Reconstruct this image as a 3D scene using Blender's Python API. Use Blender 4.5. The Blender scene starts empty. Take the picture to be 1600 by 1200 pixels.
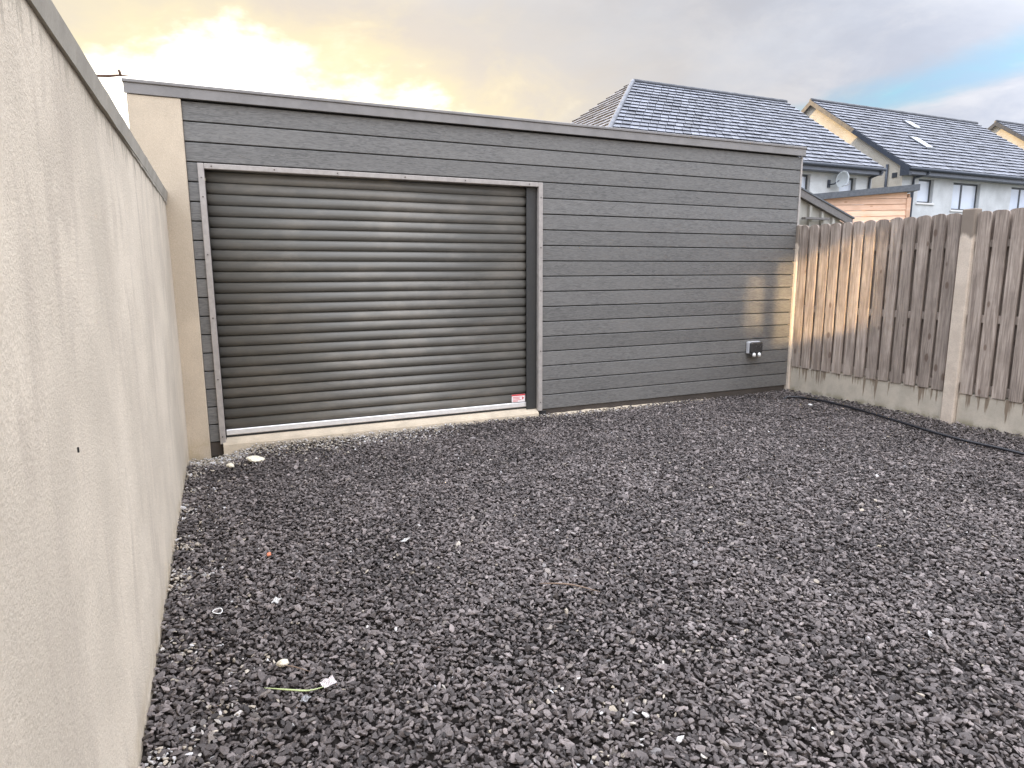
import bpy, bmesh, math, random
import numpy as np
from mathutils import Vector, Matrix, noise as mnoise
random.seed(11); rng = np.random.default_rng(11)
R = math.radians
scn = bpy.context.scene
COL = scn.collection

# ------------------------------------------------------------------ camera
cam_d = bpy.data.cameras.new('camera'); cam = bpy.data.objects.new('camera', cam_d); COL.objects.link(cam)
YAW, PITCH, ROLL = .4205, .1696, -.0048
fw = Vector((math.sin(YAW)*math.cos(PITCH), math.cos(YAW)*math.cos(PITCH), -math.sin(PITCH)))
rt = Vector((math.cos(YAW), -math.sin(YAW), 0)); up = rt.cross(fw)
r2 = math.cos(ROLL)*rt + math.sin(ROLL)*up; u2 = -math.sin(ROLL)*rt + math.cos(ROLL)*up
m = Matrix((r2, u2, -fw)).transposed().to_4x4(); m.translation = (0, 0, 1.5)
cam.matrix_world = m
cam_d.sensor_fit = 'HORIZONTAL'; cam_d.sensor_width = 36; cam_d.lens = 36*1013.1449/1600
cam_d.clip_start = .02; cam_d.clip_end = 3000
scn.camera = cam

# ------------------------------------------------------------------ colour management, sampling
scn.view_settings.view_transform = 'Standard'; scn.view_settings.look = 'None'
scn.view_settings.exposure = 0.8; scn.view_settings.gamma = 1.0
scn.view_settings.use_curve_mapping = False
scn.cycles.use_denoising = True
scn.cycles.max_bounces = 8
scn.cycles.sample_clamp_indirect = 0.0
scn.cycles.blur_glossy = 0.0
scn.cycles.use_guiding = True      # finds the sun thrown back by the window glass
scn.render.film_transparent = False

# ------------------------------------------------------------------ node helper
def N(t, typ, ins=None, **props):
    n = t.nodes.new(typ)
    for k, v in props.items(): setattr(n, k, v)
    for k, v in (ins or {}).items():
        s = n.inputs[k]
        if isinstance(v, bpy.types.NodeSocket): t.links.new(v, s)
        else: s.default_value = v
    return n
def c4(c): return (*c, 1) if len(c) == 3 else c
def mix(t, f, a, b, blend='MIX'):
    n = t.nodes.new('ShaderNodeMix'); n.data_type = 'RGBA'; n.blend_type = blend; n.clamp_factor = True
    for i, v in ((0, f), (6, a), (7, b)):
        if isinstance(v, bpy.types.NodeSocket): t.links.new(v, n.inputs[i])
        else: n.inputs[i].default_value = v if i == 0 else c4(v)
    return n.outputs[2]
def mth(t, op, a, b=0.0, c=0.0, clamp=False):
    n = t.nodes.new('ShaderNodeMath'); n.operation = op; n.use_clamp = clamp
    for i, v in enumerate((a, b, c)):
        if isinstance(v, bpy.types.NodeSocket): t.links.new(v, n.inputs[i])
        else: n.inputs[i].default_value = v
    return n.outputs[0]
def rng_map(t, v, a, b, c=0., d=1., smooth=True):
    n = N(t, 'ShaderNodeMapRange', {0: v, 1: a, 2: b, 3: c, 4: d})
    n.interpolation_type = 'SMOOTHSTEP' if smooth else 'LINEAR'
    return n.outputs[0]
def noise(t, vec, scale, detail=4, rough=.55, out=0, dist=0.0):
    n = N(t, 'ShaderNodeTexNoise', {'Scale': scale, 'Detail': detail, 'Roughness': rough, 'Distortion': dist})
    if vec is not None: t.links.new(vec, n.inputs['Vector'])
    return n.outputs[out]
def scl(t, vec, s, off=None):
    n = N(t, 'ShaderNodeMapping', {'Vector': vec, 'Scale': s})
    if off is not None:
        if isinstance(off, bpy.types.NodeSocket): t.links.new(off, n.inputs['Location'])
        else: n.inputs['Location'].default_value = off
    return n.outputs[0]

# ------------------------------------------------------------------ sky and sun
SUN_AZ, SUN_EL = R(-24), R(14)         # azimuth measured from +Y towards +X
sun_dir = Vector((math.sin(SUN_AZ)*math.cos(SUN_EL), math.cos(SUN_AZ)*math.cos(SUN_EL), math.sin(SUN_EL)))
world = bpy.data.worlds.new('World'); scn.world = world; world.use_nodes = True
wt = world.node_tree; wt.nodes.clear()
SKY_GAIN = 1.0
def build_sky(t):
    D = N(t, 'ShaderNodeTexCoord').outputs['Generated']
    sep = N(t, 'ShaderNodeSeparateXYZ', {0: D})
    z = sep.outputs[2]
    nish = N(t, 'ShaderNodeTexSky', sky_type='NISHITA', sun_disc=False, sun_elevation=SUN_EL,
             sun_rotation=SUN_AZ, air_density=1.0, dust_density=1.2, ozone_density=1.5)
    # project the direction onto a cloud layer so that clouds foreshorten towards the horizon
    zz = mth(t, 'ADD', mth(t, 'MAXIMUM', z, 0.0), .16)
    px = mth(t, 'DIVIDE', sep.outputs[0], zz); py = mth(t, 'DIVIDE', sep.outputs[1], zz)
    P = N(t, 'ShaderNodeCombineXYZ', {0: px, 1: py, 2: 0.}).outputs[0]
    n1 = noise(t, scl(t, P, (1, 1, 1), (3.1, 1.7, 0)), 1.05, 7, .56, dist=.25)
    n2 = noise(t, scl(t, P, (1, 1, 1), (8.3, 4.2, 2)), 2.6, 6, .6, dist=.3)
    n3 = noise(t, scl(t, D, (1, 1, 2.2), (2.0, 5.0, 1.)), 3.2, 6, .58, dist=.4)
    def ang(v):
        v = Vector(v).normalized()
        return N(t, 'ShaderNodeVectorMath', {0: D, 1: v}, operation='DOT_PRODUCT').outputs['Value']
    # clouds: back-lit lavender grey under-sides, paler tops
    cl = mix(t, rng_map(t, n3, .30, .72), (.49, .525, .62), (.68, .71, .785))
    cl = mix(t, rng_map(t, n2, .42, .72, 0, .55), cl, (.80, .79, .81))
    # zenith brightening of an overcast sky, and clouds lit from the front opposite the low sun
    back = mth(t, 'MULTIPLY', ang((-sun_dir.x, -sun_dir.y, .25)), 1.0)
    gain = mth(t, 'ADD', .52, mth(t, 'MULTIPLY', rng_map(t, z, .33, .75), 2.6))
    gain = mth(t, 'ADD', gain, rng_map(t, back, -.45, .75, 0, 1.0))
    # blue gap: a ragged band between cloud banks, and a few more higher up
    v1 = Vector((.662, .728, .178)); v2 = Vector((.847, .477, .242)); pn = v1.cross(v2).normalized()
    band = N(t, 'ShaderNodeVectorMath', {0: D, 1: pn}, operation='DOT_PRODUCT').outputs['Value']
    band = mth(t, 'ABSOLUTE', mth(t, 'ADD', band, mth(t, 'ADD', .004, mth(t, 'MULTIPLY', mth(t, 'SUBTRACT', n3, .5), .09))))
    gap = mth(t, 'MULTIPLY', rng_map(t, mth(t, 'ADD', band, mth(t, 'MULTIPLY', mth(t, 'SUBTRACT', n2, .5), .05)), .000, .032, .9, 0), rng_map(t, ang((.78, .60, .215)), .935, .985))
    far_gap = mth(t, 'MULTIPLY', rng_map(t, n1, .58, .70), rng_map(t, z, .28, .5))
    gap = mth(t, 'MAXIMUM', gap, mth(t, 'MULTIPLY', far_gap, .7))
    blue = mix(t, rng_map(t, n2, .35, .68), (.50, .75, .99), (.42, .86, 1.04))
    nb = N(t, 'ShaderNodeVectorMath', {0: nish.outputs[0], 'Scale': .05}, operation='SCALE').outputs[0]
    blue = mix(t, .3, blue, nb)
    sky = mix(t, gap, cl, blue)
    # glow of the low sun through the cloud: wide and flat, with ragged edges
    az = mth(t, 'ARCTAN2', sep.outputs[0], sep.outputs[1]); el = mth(t, 'ARCSINE', z)
    ea = mth(t, 'DIVIDE', mth(t, 'SUBTRACT', az, R(2)), .25); ee = mth(t, 'DIVIDE', mth(t, 'SUBTRACT', el, R(11.8)), .072)
    e = mth(t, 'SQRT', mth(t, 'ADD', mth(t, 'MULTIPLY', ea, ea), mth(t, 'MULTIPLY', ee, ee)))
    e = mth(t, 'ADD', e, mth(t, 'MULTIPLY', mth(t, 'SUBTRACT', n3, .5), 2.2))
    e = mth(t, 'ADD', e, mth(t, 'MULTIPLY', mth(t, 'SUBTRACT', n2, .5), 1.0))
    # thinner lit cloud spreading well to the right of the glow, in peach and yellow puffs
    n4 = noise(t, scl(t, D, (1, 1, 1.7), (7.7, 1.3, 4.)), 6.5, 7, .60, dist=.5)
    eb = mth(t, 'DIVIDE', mth(t, 'SUBTRACT', az, R(8)), .40); ec = mth(t, 'DIVIDE', mth(t, 'SUBTRACT', el, R(13)), .15)
    e2 = mth(t, 'SQRT', mth(t, 'ADD', mth(t, 'MULTIPLY', eb, eb), mth(t, 'MULTIPLY', ec, ec)))
    e2 = mth(t, 'ADD', e2, mth(t, 'MULTIPLY', mth(t, 'SUBTRACT', n3, .5), 1.1))
    sky = mix(t, rng_map(t, e2, .35, 2.0, .88, 0), sky, (1.05, .91, .74))
    puff = mth(t, 'MULTIPLY', rng_map(t, e2, .45, 1.35, 1, 0), rng_map(t, n4, .40, .66))
    sky = mix(t, mth(t, 'MULTIPLY', puff, .85), sky, (1.20, 1.03, .68))
    lit = mth(t, 'MULTIPLY', rng_map(t, e2, .5, 1.5, 1, 0), rng_map(t, n4, .56, .74))
    sky = mix(t, mth(t, 'MULTIPLY', lit, .7), sky, (1.32, 1.20, .98))
    e3 = mth(t, 'ADD', e, mth(t, 'MULTIPLY', mth(t, 'SUBTRACT', n4, .5), 1.1))
    sky = mix(t, rng_map(t, e3, .8, 1.9, .80, 0), sky, (1.27, 1.11, .70))
    sky = mix(t, rng_map(t, e3, .50, 1.30, 1, 0), sky, (3.4, 3.2, 2.8))
    # below the horizon the far ground takes over
    out = N(t, 'ShaderNodeVectorMath', {0: sky}, operation='SCALE'); t.links.new(gain, out.inputs['Scale'])
    # Background at the usual low strength of a physical sky; the cloud colours are scaled to match
    hi = N(t, 'ShaderNodeVectorMath', {0: out.outputs[0], 'Scale': 10.*SKY_GAIN}, operation='SCALE').outputs[0]
    bg = N(t, 'ShaderNodeBackground', {'Color': hi, 'Strength': .1})
    o = N(t, 'ShaderNodeOutputWorld'); t.links.new(bg.outputs[0], o.inputs[0])
build_sky(wt)
sun_d = bpy.data.lights.new('sun', 'SUN'); sun = bpy.data.objects.new('sun', sun_d); COL.objects.link(sun)
sun_d.energy = 5.0; sun_d.angle = R(.6); sun_d.color = (1.0, .70, .36)
sun.rotation_euler = (-sun_dir).to_track_quat('-Z', 'Y').to_euler(); sun.location = sun_dir*60

# ------------------------------------------------------------------ materials
def newmat(name):
    mt = bpy.data.materials.new(name); mt.use_nodes = True
    t = mt.node_tree; b = t.nodes['Principled BSDF']
    return mt, t, b
def tc(t, which='Object'): return N(t, 'ShaderNodeTexCoord').outputs[which]
def wpos(t): return N(t, 'ShaderNodeNewGeometry').outputs['Position']
def orand(t): return N(t, 'ShaderNodeObjectInfo').outputs['Random']
def bump(t, b, h, strength=.3, dist=.01):
    n = N(t, 'ShaderNodeBump', {'Strength': strength, 'Distance': dist, 'Height': h})
    t.links.new(n.outputs[0], b.inputs['Normal'])
def plain(name, col, rough=.6, metal=0., var=.12, scale=25., spec=.5):
    mt, t, b = newmat(name)
    p = wpos(t)
    n = noise(t, p, scale, 5, .6)
    dk = tuple(x*(1-var) for x in col); lt = tuple(min(1, x*(1+var)) for x in col)
    t.links.new(mix(t, rng_map(t, n, .3, .7), dk, lt), b.inputs['Base Color'])
    b.inputs['Metallic'].default_value = metal
    b.inputs['Specular IOR Level'].default_value = spec
    t.links.new(rng_map(t, noise(t, p, scale*.4, 3), .3, .7, max(0, rough-.08), min(1, rough+.08)), b.inputs['Roughness'])
    bump(t, b, n, .08, .002)
    return mt

def render_mat(name, base, streak, dark, cap_stain=None, rough_scale=170.):
    """sand-and-cement render: rough float finish, rain streaks, drifting stains"""
    mt, t, b = newmat(name)
    p = wpos(t)
    big = noise(t, p, 1.3, 5, .6)
    str_ = noise(t, scl(t, p, (4.2, 4.2, .95)), 1.0, 6, .64, dist=1.0)
    str2 = noise(t, scl(t, p, (20, 20, 3.0), (4, 3, 1)), 1.0, 5, .66, dist=.7)
    grain = noise(t, p, rough_scale, 4, .75)
    speck = noise(t, p, 60, 4, .75)
    col = mix(t, rng_map(t, big, .32, .68), base, tuple(x*.80 for x in base))
    col = mix(t, rng_map(t, str_, .50, .66, 0, .62), col, streak)
    col = mix(t, rng_map(t, str2, .50, .78, 0, .5), col, streak)
    col = mix(t, rng_map(t, speck, .60, .82, 0, .35), col, dark)
    col = mix(t, rng_map(t, grain, .25, .75), mix(t, 1., col, (.78, .77, .75), 'MULTIPLY'), col)
    z = N(t, 'ShaderNodeSeparateXYZ', {0: p}).outputs[2]
    # splash stain close to the stones
    foot = mth(t, 'MULTIPLY', rng_map(t, z, .0, .16, 1, 0), rng_map(t, noise(t, p, 9, 4), .35, .62))
    col = mix(t, mth(t, 'MULTIPLY', foot, .55), col, (.40, .32, .20))
    if cap_stain:
        runs = noise(t, scl(t, p, (34, 34, 1.2)), 1.0, 3, .6)
        lim = mth(t, 'SUBTRACT', cap_stain, mth(t, 'MULTIPLY', rng_map(t, runs, .45, .8), .16))
        st = mth(t, 'MULTIPLY', rng_map(t, mth(t, 'SUBTRACT', z, lim), -.02, .035), .62)
        st = mth(t, 'MULTIPLY', st, rng_map(t, N(t, 'ShaderNodeSeparateXYZ', {0: p}).outputs[1], 1.5, 4.5, .55, 1))
        col = mix(t, st, col, (.20, .18, .14))
    t.links.new(col, b.inputs['Base Color'])
    b.inputs['Roughness'].default_value = .92; b.inputs['Specular IOR Level'].default_value = .15
    h = mth(t, 'ADD', mth(t, 'MULTIPLY', grain, .5), mth(t, 'ADD', mth(t, 'MULTIPLY', speck, .6), mth(t, 'MULTIPLY', big, 2.)))
    bump(t, b, h, .55, .007)
    return mt
M = {}
M['wall'] = render_mat('cream_render', (.80, .705, .575), (.585, .51, .42), (.42, .36, .29), cap_stain=2.062, rough_scale=120.)
M['pier'] = render_mat('beige_render', (.66, .56, .435), (.56, .475, .37), (.42, .35, .27))
M['house'] = render_mat('house_render_shade_blue', (.70, .725, .74), (.64, .66, .67), (.56, .57, .57), rough_scale=40)  # bluish cast of the shaded front walls put into the colour
M['gable'] = render_mat('gable_render_sun_warm', (.66, .62, .54), (.60, .56, .49), (.50, .47, .42), rough_scale=40)  # same walls on the gable ends, low sun's warmth put into the colour

def concrete(name, base, stain, ztop=None):
    mt, t, b = newmat(name); p = wpos(t)
    n = noise(t, p, 6, 6, .62); g = noise(t, p, 120, 3, .7)
    col = mix(t, rng_map(t, n, .3, .7), base, tuple(x*.78 for x in base))
    col = mix(t, rng_map(t, g, .35, .75, 0, .35), col, tuple(x*.6 for x in base))
    if ztop is not None:
        z = N(t, 'ShaderNodeSeparateXYZ', {0: p}).outputs[2]
        runs = noise(t, scl(t, p, (22, 22, .9)), 1.0, 5, .68, dist=.35)
        lo = mth(t, 'SUBTRACT', ztop, mth(t, 'MULTIPLY', rng_map(t, runs, .44, .74), .24))
        st = rng_map(t, mth(t, 'SUBTRACT', z, lo), -.04, .05)
        st = mth(t, 'MULTIPLY', st, rng_map(t, runs, .42, .58))
        col = mix(t, mth(t, 'MULTIPLY', st, .8), col, stain)
        moss = mth(t, 'MULTIPLY', rng_map(t, z, .02, .10, 1, 0), rng_map(t, n, .45, .6))
        col = mix(t, mth(t, 'MULTIPLY', moss, .6), col, (.17, .15, .07))
    t.links.new(col, b.inputs['Base Color']); b.inputs['Roughness'].default_value = .9
    b.inputs['Specular IOR Level'].default_value = .2
    bump(t, b, mth(t, 'ADD', n, mth(t, 'MULTIPLY', g, .4)), .4, .004)
    return mt
M['gboard'] = concrete('gravel_board_concrete', (.56, .50, .41), (.17, .12, .08), .325)
M['sill'] = concrete('sill_concrete', (.56, .475, .36), (.36, .29, .21))
M['plinth'] = concrete('plinth_concrete', (.085, .072, .062), (.05, .045, .04))
M['coping'] = concrete('coping_concrete', (.43, .395, .335), (.2, .2, .18))

def post_mat():
    mt, t, b = newmat('post_concrete'); p = wpos(t)
    n = noise(t, p, 9, 5, .6); g = noise(t, p, 110, 3, .7)
    col = mix(t, rng_map(t, n, .3, .7), (.66, .565, .465), (.55, .465, .38))
    col = mix(t, rng_map(t, g, .4, .75, 0, .35), col, (.30, .25, .2))
    z = N(t, 'ShaderNodeSeparateXYZ', {0: p}).outputs[2]
    y = N(t, 'ShaderNodeSeparateXYZ', {0: p}).outputs[1]
    edge = mth(t, 'ADD', z, mth(t, 'MULTIPLY', mth(t, 'SUBTRACT', noise(t, scl(t, p, (20, 20, 4)), 1, 3), .5), .16))
    col = mix(t, mth(t, 'MULTIPLY', rng_map(t, edge, 1.80, 1.85), .9), col, (.20, .165, .135))
    t.links.new(col, b.inputs['Base Color']); b.inputs['Roughness'].default_value = .9
    b.inputs['Specular IOR Level'].default_value = .2
    bump(t, b, mth(t, 'ADD', n, mth(t, 'MULTIPLY', g, .5)), .5, .004)
    return mt
M['post'] = post_mat()

def cladding():
    """dark grey composite board with an embossed wood grain running along x"""
    mt, t, b = newmat('composite_board'); o = tc(t)
    off = N(t, 'ShaderNodeCombineXYZ', {0: mth(t, 'MULTIPLY', orand(t), 40.), 1: 0., 2: mth(t, 'MULTIPLY', orand(t), 17.)}).outputs[0]
    v = N(t, 'ShaderNodeVectorMath', {0: o, 1: off}, operation='ADD').outputs[0]
    g1 = noise(t, scl(t, v, (9, 1, 70)), 1.0, 6, .66, dist=2.0)
    g2 = noise(t, scl(t, v, (16, 1, 210)), 1.0, 3, .6, dist=.5)
    big = noise(t, v, 1.1, 4, .6)
    gr = mth(t, 'ADD', mth(t, 'MULTIPLY', g1, .65), mth(t, 'MULTIPLY', g2, .35))
    col = mix(t, rng_map(t, gr, .38, .60), (.092, .090, .086), (.176, .172, .164))
    col = mix(t, rng_map(t, big, .35, .7, 0, .35), col, (.185, .178, .166))
    tint = mth(t, 'ADD', .90, mth(t, 'MULTIPLY', orand(t), .2))
    vm = N(t, 'ShaderNodeVectorMath', {0: col}, operation='SCALE'); t.links.new(tint, vm.inputs['Scale'])
    t.links.new(vm.outputs[0], b.inputs['Base Color'])
    t.links.new(rng_map(t, gr, .3, .7, .62, .48), b.inputs['Roughness'])
    b.inputs['Specular IOR Level'].default_value = .45
    bump(t, b, gr, .5, .003)
    return mt
M['clad'] = cladding()
M['trim'] = plain('taupe_trim', (.355, .325, .30), .5, var=.10)
M['fascia'] = plain('grey_fascia', (.215, .203, .195), .55, var=.10, scale=8)
M['slat'] = None
def slat_mat():
    mt, t, b = newmat('anthracite_slat'); o = tc(t)
    n = noise(t, scl(t, o, (.8, 1, 60)), 1., 4, .6)
    du = noise(t, scl(t, wpos(t), (1.1, 1, 2.2)), 1.6, 6, .65)
    dm = t.nodes.new('ShaderNodeMix'); dm.data_type = 'RGBA'; dust_in = dm.inputs[6]
    t.links.new(rng_map(t, du, .42, .75, 0, .45), dm.inputs[0]); dm.inputs[7].default_value = (.30, .27, .225, 1)
    t.links.new(dm.outputs[2], b.inputs['Base Color'])
    t.links.new(mix(t, rng_map(t, n, .3, .7), (.122, .117, .104), (.158, .151, .134)), dust_in)
    t.links.new(rng_map(t, n, .3, .7, .42, .52), b.inputs['Roughness'])
    b.inputs['Metallic'].default_value = .18; b.inputs['Specular IOR Level'].default_value = .5
    return mt
M['slat'] = slat_mat()
M['rail'] = plain('anthracite_guide', (.034, .034, .033), .55, var=.1)
M['alu'] = plain('mill_aluminium', (.78, .76, .74), .38, .35, var=.05)
M['rubber'] = plain('black_rubber', (.02, .02, .02), .75)
M['dark'] = plain('dark_void', (.02, .02, .02), .9)
M['felt'] = plain('grey_roof_membrane', (.12, .12, .125), .7)
M['screw'] = plain('screw_head', (.12, .105, .10), .4, .3)
M['white'] = plain('white_plastic', (.78, .77, .74), .4, var=.04)
M['grey_plastic'] = plain('grey_plastic', (.46, .46, .47), .45, var=.05)
M['lid'] = plain('smoked_plastic', (.045, .043, .042), .25, var=.1)
M['red'] = plain('red_print', (.62, .06, .07), .45, var=.05)
M['paper'] = plain('white_label', (.82, .76, .75), .5, var=.03)
M['anth'] = plain('anthracite_frame', (.055, .062, .072), .4, var=.1)
M['gutter'] = plain('dark_gutter', (.05, .06, .08), .4, var=.1)
M['soffit'] = plain('grey_soffit', (.15, .165, .2), .5, var=.08)
M['soil'] = plain('dark_soil', (.018, .015, .013), .95, var=.4, scale=30, spec=.1)
M['field'] = plain('rough_ground', (.09, .085, .06), .95, var=.4, scale=.6, spec=.1)
M['hose'] = plain('black_pipe', (.018, .018, .022), .35, var=.2)
M['dish'] = plain('pale_dish', (.62, .66, .68), .4, var=.04)
M['bark'] = plain('dark_rod', (.10, .05, .03), .7)
M['sill_white'] = plain('white_sill', (.74, .73, .71), .6, var=.05)
M['pale_pane'] = plain('pale_roof_pane', (.72, .74, .78), .7, var=.02)  # even pale colour for the roof window panes

def glass():
    mt, t, b = newmat('window_glass')
    p = wpos(t)
    t.links.new(mix(t, rng_map(t, noise(t, p, .8, 2), .3, .7), (.50, .56, .66), (.62, .67, .75)), b.inputs['Base Color'])  # pale blue base stands in for the sky reflected in the panes
    b.inputs['Roughness'].default_value = .06; b.inputs['Specular IOR Level'].default_value = 1.0
    return mt
M['glass'] = glass()

def wood(name, a, c, knotc, axis=2, grain=1.0, rough=.8, mossy=False):
    mt, t, b = newmat(name); o = tc(t)
    r = orand(t)
    off = N(t, 'ShaderNodeCombineXYZ', {0: mth(t, 'MULTIPLY', r, 31.), 1: mth(t, 'MULTIPLY', r, 57.), 2: mth(t, 'MULTIPLY', r, 83.)}).outputs[0]
    v = N(t, 'ShaderNodeVectorMath', {0: o, 1: off}, operation='ADD').outputs[0]
    s1 = [26, 26, 26]; s1[axis] = 1.5
    s2 = [95, 95, 95]; s2[axis] = 4
    g1 = noise(t, scl(t, v, s1), 1., 5, .6, dist=1.1)
    g2 = noise(t, scl(t, v, s2), 1., 4, .65, dist=.4)
    big = noise(t, v, 3.0, 4, .6)
    gr = mth(t, 'ADD', mth(t, 'MULTIPLY', g1, .55), mth(t, 'MULTIPLY', g2, .45))
    col = mix(t, rng_map(t, gr, .34, .64), a, c)
    col = mix(t, rng_map(t, big, .35, .75, 0, .5), col, tuple(x*.72 for x in a))
    ks = [9, 9, 9]; ks[axis] = 4.2
    vo = N(t, 'ShaderNodeTexVoronoi', {'Vector': scl(t, v, ks), 'Scale': 1.0, 'Randomness': 1.0})
    vs_ = N(t, 'ShaderNodeSeparateColor', {0: vo.outputs['Color']})
    rad = mth(t, 'MULTIPLY', rng_map(t, vs_.outputs[0], .45, 1.0, 0, .17), mth(t, 'ADD', .6, g2))
    kn = rng_map(t, mth(t, 'SUBTRACT', vo.outputs['Distance'], rad), -.05, .03, .85, 0)
    col = mix(t, kn, col, knotc)
    tint = mth(t, 'ADD', .78, mth(t, 'MULTIPLY', r, .44))
    vm = N(t, 'ShaderNodeVectorMath', {0: col}, operation='SCALE'); t.links.new(tint, vm.inputs['Scale'])
    t.links.new(vm.outputs[0], b.inputs['Base Color'])
    b.inputs['Roughness'].default_value = rough; b.inputs['Specular IOR Level'].default_value = .25
    bump(t, b, gr, .55, .004)
    return mt
M['fence'] = wood('weathered_fence_timber', (.20, .160, .133), (.47, .395, .335), (.15, .105, .08))
M['shed'] = wood('orange_shed_timber', (.74, .46, .31), (.84, .58, .43), (.5, .28, .17), axis=0)
M['shed_dark'] = plain('grey_roof_edge', (.095, .105, .12), .55, var=.2)
M['verge'] = plain('brown_grey_verge', (.15, .14, .135), .6, var=.15)
M['batten'] = wood('pale_grey_timber', (.40, .39, .35), (.48, .47, .43), (.3, .28, .25))

def tile_mat():
    mt, t, b = newmat('slate_grey_tile'); p = wpos(t)
    at = N(t, 'ShaderNodeAttribute', attribute_name='tone').outputs['Fac']
    n = noise(t, scl(t, p, (1.6, 3, 3)), 1.6, 5, .65)
    f = mth(t, 'MULTIPLY', at, mth(t, 'ADD', .52, mth(t, 'MULTIPLY', n, 1.3)))
    col = mix(t, rng_map(t, f, .18, .95), (.038, .041, .050), (.205, .215, .25))
    t.links.new(col, b.inputs['Base Color'])
    t.links.new(rng_map(t, n, .3, .7, .35, .6), b.inputs['Roughness'])
    b.inputs['Specular IOR Level'].default_value = .5
    return mt
M['tile'] = tile_mat()

def stone_mat():
    mt, t, b = newmat('crushed_stone'); o = tc(t)
    pale = N(t, 'ShaderNodeAttribute', attribute_name='pale', attribute_type='INSTANCER').outputs['Fac']
    tone = N(t, 'ShaderNodeAttribute', attribute_name='tone', attribute_type='INSTANCER').outputs['Fac']
    hue = N(t, 'ShaderNodeAttribute', attribute_name='hue', attribute_type='INSTANCER').outputs['Fac']
    dark = mix(t, tone, (.031, .0258, .0242), (.385, .328, .307))
    dark = mix(t, mth(t, 'MULTIPLY', hue, .35), dark, (.150, .125, .118))
    lite = mix(t, tone, (.42, .355, .27), (.70, .62, .51))
    lite = mix(t, rng_map(t, hue, .4, .9), lite, (.72, .70, .69))
    col = mix(t, pale, dark, lite)
    n = noise(t, o, 2.3, 4, .7)
    col = mix(t, rng_map(t, n, .35, .7), mix(t, 1., col, (.72, .72, .72), 'MULTIPLY'), col)
    t.links.new(col, b.inputs['Base Color'])
    b.inputs['Roughness'].default_value = .62; b.inputs['Specular IOR Level'].default_value = .4
    bump(t, b, n, .3, .05)
    return mt
M['stone'] = stone_mat()

# ------------------------------------------------------------------ mesh helpers
def mesh(name, verts, faces, mats, smooth=False):
    me = bpy.data.meshes.new(name); me.from_pydata([tuple(v) for v in verts], [], faces); me.update()
    for x in (mats if isinstance(mats, (list, tuple)) else [mats]): me.materials.append(x)
    if smooth: me.polygons.foreach_set('use_smooth', [True]*len(me.polygons))
    return me
def from_bm(name, bm, mat, smooth=False):
    bmesh.ops.recalc_face_normals(bm, faces=bm.faces[:])
    me = bpy.data.meshes.new(name); bm.to_mesh(me); bm.free(); me.materials.append(mat)
    if smooth: me.polygons.foreach_set('use_smooth', [True]*len(me.polygons))
    return me
def box_bm(bm, x0, x1, y0, y1, z0, z1, bev=0.):
    vs = [bm.verts.new(p) for p in ((x0,y0,z0),(x1,y0,z0),(x1,y1,z0),(x0,y1,z0),(x0,y0,z1),(x1,y0,z1),(x1,y1,z1),(x0,y1,z1))]
    fs = [bm.faces.new([vs[i] for i in f]) for f in ((3,2,1,0),(4,5,6,7),(0,1,5,4),(1,2,6,5),(2,3,7,6),(3,0,4,7))]
    if bev:
        es = {e for f in fs for e in f.edges}
        bmesh.ops.bevel(bm, geom=list(es), offset=bev, segments=1, affect='EDGES', profile=.5)
def obj(name, me, parent=None, loc=None, wloc=None):
    o = bpy.data.objects.new(name, me); COL.objects.link(o)
    if parent is not None:
        o.parent = parent
    if wloc is not None:      # world location -> local
        w = Vector(wloc); q = parent
        while q is not None: w -= q.location; q = q.parent
        o.location = w
    elif loc is not None: o.location = loc
    return o
def wbox(name, b, mat, parent=None, bev=0.):
    """box given in world coordinates; its origin sits at its low corner centre"""
    x0, x1, y0, y1, z0, z1 = b
    c = Vector(((x0+x1)/2, (y0+y1)/2, z0))
    bm = bmesh.new(); box_bm(bm, x0-c.x, x1-c.x, y0-c.y, y1-c.y, 0, z1-z0, bev)
    return obj(name, from_bm(name, bm, mat), parent, wloc=c)
def prism(name, pts, axis, a, b, mat, parent=None, bev=0.):
    """2-d outline extruded along an axis between a and b; world coordinates"""
    bm = bmesh.new()
    def P(p, d): return {'x': (d, p[0], p[1]), 'y': (p[0], d, p[1]), 'z': (p[0], p[1], d)}[axis]
    c = Vector(P(pts[0], a))
    A = [bm.verts.new(Vector(P(p, a))-c) for p in pts]; B = [bm.verts.new(Vector(P(p, b))-c) for p in pts]
    n = len(pts)
    bm.faces.new(A); bm.faces.new(B[::-1])
    for i in range(n): bm.faces.new((A[i], A[(i+1) % n], B[(i+1) % n], B[i]))
    if bev: bmesh.ops.bevel(bm, geom=bm.edges[:], offset=bev, segments=1, affect='EDGES')
    return obj(name, from_bm(name, bm, mat), parent, wloc=c)
def tube(name, pts, r, mat, parent=None, seg=10, taper=None):
    pts = [Vector(p) for p in pts]; c = pts[0].copy(); bm = bmesh.new(); rings = []
    for i, p in enumerate(pts):
        d = (pts[min(i+1, len(pts)-1)] - pts[max(i-1, 0)]).normalized()
        s = d.cross(Vector((0, 0, 1)))
        if s.length < 1e-3: s = Vector((1, 0, 0))
        s.normalize(); q = s.cross(d)
        rr = r if taper is None else r*taper[i]
        rings.append([bm.verts.new(p - c + rr*(math.cos(2*math.pi*k/seg)*s + math.sin(2*math.pi*k/seg)*q)) for k in range(seg)])
    for a, b in zip(rings, rings[1:]):
        for k in range(seg): bm.faces.new((a[k], a[(k+1) % seg], b[(k+1) % seg], b[k]))
    bm.faces.new(rings[0]); bm.faces.new(rings[-1][::-1])
    return obj(name, from_bm(name, bm, mat, True), parent, wloc=c)
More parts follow.
